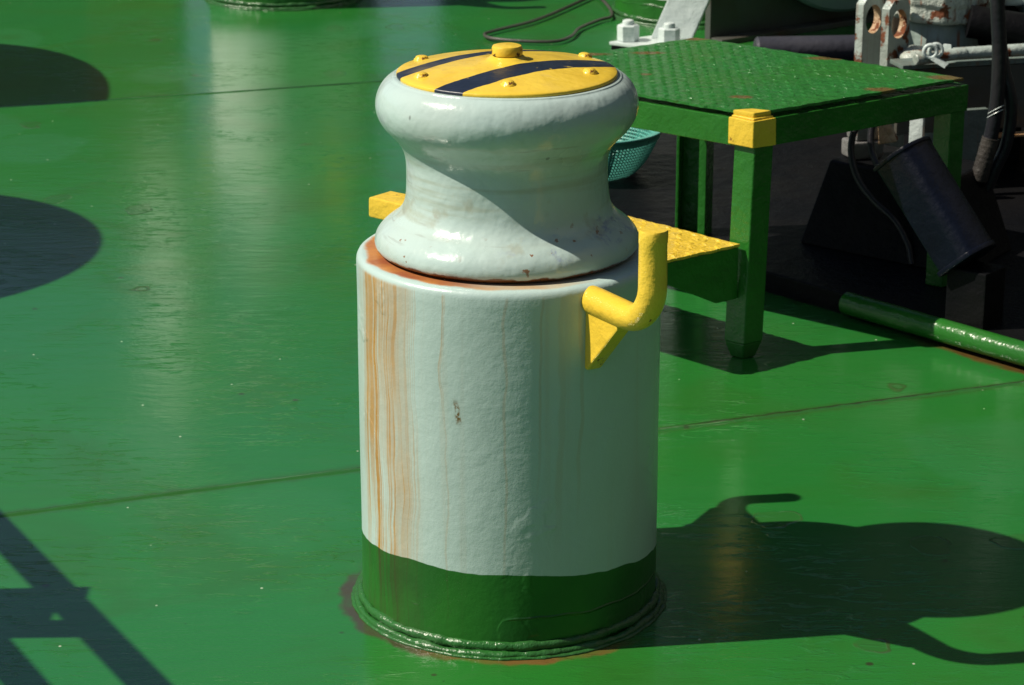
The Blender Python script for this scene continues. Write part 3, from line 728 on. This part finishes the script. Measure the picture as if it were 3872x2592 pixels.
MB().lathe([(0.10, 0.392), (0.146, 0.398), (0.152, 0.412), (0.149, 0.440), (0.156, 0.450), (0.158, 0.500), (0.150, 0.520), (0.02, 0.528)], hd, 11, wob=0.010, wscale=18, seed=3).build('head_flange', M['rusty_white'], wl, bevel=0.006, wear=0.003)
MB().lathe([(0.002, 0.0), (0.05, 0.0), (0.056, 0.02), (0.045, 0.034), (0.02, 0.04), (0.001, 0.041)], wo(1.108, 2.78, 0.345), 20, wob=0.012, wscale=30, axis=(0.1, -0.3, 0.9)).build('lump', M['rusty_white'], wl, angle=60)
MB().lathe([(0.05, 0), (0.046, 0.10), (0.028, 0.16), (0.01, 0.165)], wo(1.135, 2.70, 0.22), 18, wob=0.006, wscale=30, cap0=True).build('cone_guide', M['rusty_white'], wl)
# long grey bed beam running right, with a pipe on its ledge
MB().bar(wo(1.02, 2.58, 0.285), wo(2.6, 2.97, 0.285), 0.02, 0.175).build('bed_beam', M['dark_grey'], wl, bevel=0.003)
MB().bar(wo(1.02, 2.61, 0.380), wo(2.6, 3.01, 0.380), 0.09, 0.012).build('bed_ledge', M['grey_shade'], wl, bevel=0.002)
pp = MB().cyl(wo(1.06, 2.555, 0.404), wo(1.20, 2.60, 0.413), 0.016, 16, 0.003).cyl(wo(1.17, 2.60, 0.410), wo(2.6, 2.96, 0.42), 0.017, 18)
pipe = pp.build('pipe', M['drip_white'], wl)
cl = MB()
for s in (0, 1):
    cc = wo(1.098 + 0.016 * s, 2.545 + 0.012 * s, 0.428)
    ringpath = [cc + Vector((0.017 * math.cos(a), 0.0, 0.017 * math.sin(a))) for a in [2 * math.pi * i / 20 for i in range(21)]]
    cl.tube(ringpath, 0.0055, 8, cap=False)
cl.bar(wo(1.105, 2.545, 0.412), wo(1.14, 2.53, 0.392), 0.03, 0.008)
cl.build('pipe_clamp', M['white'], pipe, angle=50)
MB().prism([wo(1.146, 2.66, 0.386), wo(1.176, 2.64, 0.386), wo(1.168, 2.645, 0.425), wo(1.150, 2.655, 0.425)], (0.004, 0.008, 0)).build('tab', M['white'], wl)
# tall dull grey housing at the right with a round port, and a dark machine block in front of it
MB().slab([(wo(1.42, 2.78).x, wo(0, 2.84).y), (wo(3.2, 2.6).x, wo(0, 3.30).y), (wo(3.2, 0).x, wo(0, 3.9).y), (wo(1.42, 0).x, wo(0, 3.9).y)], 0.34, 1.15).build('housing', M['grey_shade'], wl, bevel=0.006)
MB().cyl(wo(1.508, 2.81, 0.50), wo(1.50, 2.87, 0.50), 0.075, 32).build('port', M['black'], wl)
MB().slab([(wo(1.25, 0).x, wo(0, 2.88).y), (wo(1.42, 0).x, wo(0, 2.88).y), (wo(1.42, 0).x, wo(0, 3.2).y), (wo(1.25, 0).x, wo(0, 3.2).y)], 0.0, 0.40).cyl(wo(1.24, 2.80, 0.46), wo(1.45, 2.78, 0.43), 0.045, 20).build('motor', M['black'], wl, bevel=0.003)
MB().slab([(wo(1.24, 0).x, wo(0, 2.96).y), (wo(1.60, 0).x, wo(0, 2.96).y), (wo(1.60, 0).x, wo(0, 3.3).y), (wo(1.24, 0).x, wo(0, 3.3).y)], 0.42, 0.60).build('gear_case', M['drip_white'], wl, bevel=0.01)
MB().box(wo(1.056, 2.44, 0.20), (0.036, 0.02, 0.30), R(-25)).build('support_post', M['white'], wl, bevel=0.002)
MB().box(wo(1.215, 2.50, 0.205), (0.07, 0.02, 0.16), R(16)).build('support_plate', M['grey_shade'], wl, bevel=0.002)
MB().bar(wo(1.17, 2.57, 0.190), wo(2.2, 2.80, 0.190), 0.035, 0.006).build('rust_edge', M['rust_bare'], wl)
MB().box(wo(1.9, 3.6, 0.9), (1.5, 0.5, 1.7), R(-6)).build('dark_screen_block', M['dark_grey'], wl, bevel=0.01)  # added dark block, keeps sky light off the black machinery

# ------------------------------------------------------------------ navy cover, black block, fittings, hoses
mc = thing('motor_cover', 'slanted glossy navy black motor cover on a black stand under the table edge', 'motor cover', (1.0, 1.42, 0.05))
def mo(x, y, z): return Vector((x - 1.0, y - 1.42, z - 0.05))
a0, a1 = mo(0.878, 1.51, 0.412), mo(1.018, 1.385, 0.195)
ax = (a1 - a0).normalized(); sx = ax.cross(Vector((0, 0, 1))).normalized(); ux = sx.cross(ax).normalized()
sec = [(-0.058, -0.055), (0.058, -0.055), (0.062, 0.010), (0.052, 0.036), (0.028, 0.052), (0.0, 0.057), (-0.028, 0.052), (-0.052, 0.036), (-0.062, 0.010)]
MB().prism([a0 + sx * u + ux * v for u, v in sec], a1 - a0).build('cover', M['blue_black'], mc, bevel=0.008, bseg=2, wear=0.003)
for q, L_ in ((a0, 0.010), (a1 - ax * 0.012, 0.012)):
    MB().prism([q + sx * u * 1.06 + ux * v * 1.06 for u, v in sec], ax * L_).build('end_plate', M['blue_black'], mc, bevel=0.003, wear=0.0015)
MB().box(mo(1.030, 1.385, 0.10), (0.10, 0.09, 0.16), R(-40)).build('stand', M['black'], mc, bevel=0.006)

tb = MB()
t0, t1 = Vector((0.712, 2.035, 0.05)), Vector((1.07, 1.735, 0.05))
up0, up1 = Vector((0.786, 2.09, 0.248)), Vector((1.04, 1.87, 0.248))
bk_ = Vector((0.16, 0.24, 0))
tb.raw([t0, t1, t1 + bk_, t0 + bk_, up0, up1, up1 + bk_ * 0.8, up0 + bk_ * 0.8], [(3, 2, 1, 0), (4, 5, 6, 7), (0, 1, 5, 4), (1, 2, 6, 5), (2, 3, 7, 6), (3, 0, 4, 7)])
tag(tb.build('machine_bed', M['black'], bevel=0.006), 'black tapered machine bed on the platform between the table legs', 'machine bed')

vb = thing('valve_block', 'small worn steel valve block with rust, on the black machine bed under the table', 'valve', (0.87, 2.12, 0.25))
MB().box((0, 0, 0.022), (0.085, 0.07, 0.044), R(20)).build('body', M['steel'], vb, bevel=0.006)
MB().box((0.004, 0.004, 0.066), (0.072, 0.058, 0.042), R(20)).build('cover', M['steel'], vb, bevel=0.006)
MB().prism([(0.035, -0.03, 0.035), (0.085, 0.0, 0.035), (0.045, 0.0, 0.115), (0.030, -0.01, 0.12)], (0.01, 0.03, 0)).build('lever', M['rust_bare'], vb, bevel=0.004)
for lab, pts in (('thin black hose curving down beside the valve block, the outer one', [(0.86, 2.03, 0.37), (0.835, 2.02, 0.34), (0.826, 2.0, 0.29), (0.838, 1.96, 0.235), (0.872, 1.92, 0.19), (0.92, 1.88, 0.15), (0.95, 1.85, 0.10), (0.96, 1.83, 0.055)]),
                 ('thin black hose curving down beside the valve block, the inner one', [(0.885, 2.02, 0.38), (0.874, 2.01, 0.34), (0.874, 1.99, 0.295), (0.89, 1.95, 0.26), (0.92, 1.91, 0.225), (0.945, 1.88, 0.20)])):
    tag(MB().tube(bez(pts, 8), 0.0085, 10).build('thin_hose', M['rubber'], angle=70), lab, 'hose', 'thin hoses by the valve block')

h1 = thing('hydraulic_hose', 'thick black hydraulic hose with taped sleeve hanging in front of the grey housing', 'hose', (1.16, 2.0, 0.05))
def ho(x, y, z): return Vector((x - 1.16, y - 2.0, z - 0.05))
MB().tube(bez([ho(1.135, 2.05, 1.0), ho(1.156, 2.0, 0.78), ho(1.160, 2.0, 0.663), ho(1.170, 2.0, 0.560), ho(1.174, 2.0, 0.483), ho(1.173, 2.0, 0.41), ho(1.166, 2.0, 0.342), ho(1.158, 2.0, 0.305)], 8), 0.0175, 18).build('hose', M['rubber'], h1, angle=70)
def sl(t): return 1 + 0.018 * math.sin(t * 60)
slv = bez([ho(1.164, 2.0, 0.325), ho(1.153, 2.0, 0.275), ho(1.140, 2.0, 0.220)], 14)
MB().tube(slv, 0.0215, 18, sl).build('sleeve', M['tape'], h1, angle=70)
MB().tube([ho(1.142, 2.0, 0.228), ho(1.122, 2.0, 0.175)], 0.0195, 16).build('collar', M['black'], h1)
MB().cyl(ho(1.128, 2.0, 0.19), ho(1.108, 1.995, 0.125), 0.0125, 16).cyl(ho(1.116, 1.995, 0.150), ho(1.113, 1.995, 0.140), 0.020, 6).cyl(ho(1.108, 1.995, 0.125), ho(1.085, 1.985, 0.06), 0.0145, 16).build('coupling', M['pipe_blue'], h1)
for zz, xx, rr in ((0.395, 1.172, 0.0182), (0.385, 1.171, 0.0182)):
    MB().tube([ho(xx + rr * math.cos(a), 2.0 + rr * math.sin(a), zz + 0.012 * math.cos(a + 0.6)) for a in [2 * math.pi * k / 24 for k in range(25)]], 0.0011, 6).build('string_tie', M['white'], h1)
h2 = MB().tube(bez([(1.180, 2.04, 0.56), (1.192, 2.03, 0.49), (1.207, 2.02, 0.435), (1.214, 2.02, 0.375), (1.205, 2.02, 0.30), (1.180, 2.02, 0.235), (1.160, 2.02, 0.17), (1.148, 2.02, 0.11), (1.15, 2.02, 0.055)], 8), 0.015, 16).build('hydraulic_hose', M['rubber'], angle=70)
tag(h2, 'thinner black hose bulging to the right of the taped hydraulic hose', 'hose')

rail = MB().cyl((0.768, 1.585, 0.034), (1.95, 0.268, 0.034), 0.0265, 28, 0.006)
tag(rail.build('edge_rail', M['green'], angle=40), 'round green pipe rail lying along the edge of the black platform', 'rail')

# ------------------------------------------------------------------ unseen stand-ins, guessed: added to cast shadows, fill reflections and block sky
def shadow_caster(x, y, r, h, lab):  # guessed mushroom shape, unseen, added for its round shadow
    t = thing('shadow_caster', lab, 'shadow_caster', (x, y, 0), 0, 'shadow casters beside the frame')
    MB().lathe([(r * 0.45, 0), (r * 0.45, h - 0.12)], seg=48).build('trunk', M['white'], t)
    MB().lathe([(r * 0.97, h - 0.16), (r, h - 0.12), (r, h - 0.03), (r * 0.93, h), (r * 0.5, h + 0.03), (0.01, h + 0.04), ], seg=72, cap0=True).build('hood', M['white'], t)
shadow_caster(-2.69, 1.99, 0.60, 1.25, 'guessed unseen mushroom vent outside the left edge, added to throw the nearer round shadow')
hv = 1.25
sv = Vector((math.cos(SUN_EL) / math.sin(SUN_EL) * hv * math.cos(SHADOW_AZ), math.cos(SUN_EL) / math.sin(SUN_EL) * hv * math.sin(SHADOW_AZ), 0))
cv = Vector((-1.95, 3.80, 0)) - sv
t = thing('shadow_caster', 'long flat sided unseen stand-in outside the left edge, shaped to throw the farther round shadow', 'shadow_caster', cv, 0, 'shadow casters beside the frame')
poly = []
for k in range(97):
    a = 2 * math.pi * k / 96
    x, y = 0.665 * math.cos(a), 1.03 * math.sin(a)
    low = 4.305 + 0.3284 * (-1.95 + x) - 3.80
    poly.append((x, max(y, low)))  # outline cut along the seam to shape the cast shadow
MB().slab(poly[:-1], hv - 0.14, hv).build('hood', M['white'], t)
MB().lathe([(0.26, 0), (0.26, hv - 0.139)], (-0.15, 0.4, 0), 48).build('trunk', M['white'], t)

# unseen ladder guessed from its shadow, added to cast it across the lower left corner
gz = 0.86
sh = Vector((-math.cos(SUN_EL) / math.sin(SUN_EL) * gz * math.cos(SHADOW_AZ), -math.cos(SUN_EL) / math.sin(SUN_EL) * gz * math.sin(SHADOW_AZ), 0))
gw = thing('shadow_ladder', 'unseen ladder guessed outside the lower left edge, added to cast its shadow on the deck', 'ladder', (-1.6, -0.1, 0))
def gs(x, y, z=gz): return Vector((x, y, z)) + sh - Vector((-1.6, -0.1, 0))
dr = Vector((0.42, -0.747, 0)).normalized()
r0 = Vector((-0.983, 0.370, 0)); r1 = Vector((-1.150, 0.325, 0))
for q in (r0, r1):
    MB().bar(gs(q.x, q.y) - dr * 1.2, gs(q.x, q.y) + dr * 1.6, 0.060, 0.015).build('side_rail', M['white'], gw, bevel=0.004)
for cy in (-0.09, 0.52, -0.70):
    xr = -0.79 - (cy + 0.09) * 0.562
    m = MB()
    m.bar(gs(xr - 0.30, cy + 0.055), gs(xr + 0.06, cy + 0.075), 0.085, 0.012)
    m.bar(gs(xr - 0.30, cy - 0.065), gs(xr + 0.08, cy - 0.055), 0.07, 0.012)
    m.bar(gs(xr - 0.30, cy), gs(xr + 0.015, cy), 0.06, 0.0115)
    m.build('tread', M['white'], gw)
for q, k in ((r0, -1.15), (r1, -1.15), (r0, 1.55), (r1, 1.55)):
    a = gs(q.x, q.y) + dr * k
    MB().bar(a + Vector((0, 0, -0.025)), Vector((a.x, a.y, 0)), 0.05, 0.05, up=(0, 1, 0)).build('prop', M['white'], gw)

hs = thing('house_stand_in', 'unseen dark stand-in house beyond the winch, added to fill reflections and block sky', 'house_stand_in', (3, 9.2, 0))  # guessed house, added to darken the deck reflections
MB().box((0.75, 1.0, 2.9), (5.7, 2.0, 5.8)).build('wall', M['house'], hs, bevel=0.02)
MB().box((-2.75, 1.1, 2.6), (1.29, 1.6, 5.2)).build('wall', M['house_pale'], hs, bevel=0.02)  # paler stretch, lightens the deck reflection here
MB().box((1.75, -8.6, 2.6), (2.4, 17.0, 5.2)).build('sky_blocker', M['house'], hs, bevel=0.02)  # added to block sky light from the right
MB().box((0.4, -18.0, 2.6), (4.9, 1.6, 5.2)).build('sky_blocker', M['house'], hs, bevel=0.02)  # added behind the camera to block more sky light
lk = thing('deck_filler', 'unseen dull green filler beyond the left bollard, added for the deck reflection', 'reflection_filler', (-2.6, 8.6, 0))
MB().box((-0.4, 0.5, 0.88), (2.4, 1.0, 1.75)).build('body', M['reflection_filler'], lk, bevel=0.02)  # guessed boxes, sized only to fill the deck reflection
MB().box((1.52, 0.5, 1.2), (0.72, 1.0, 2.38)).build('tall_filler', M['reflection_filler'], lk, bevel=0.02)
vp = thing('reflection_post', 'unseen white topped brown post beyond the left bollard, added for its deck reflection', 'post', (-1.62, 7.9, 0))
MB().box((-0.16, 0, 0.65), (0.42, 0.3, 1.30)).build('base', M['post_brown'], vp, bevel=0.01)  # brown box added for the brown patch in the reflection
MB().box((0, 0, 1.86), (0.27, 0.30, 1.12), R(-35)).build('top', M['bright_white'], vp, bevel=0.03)  # bright white, turned sunward to strengthen its reflection
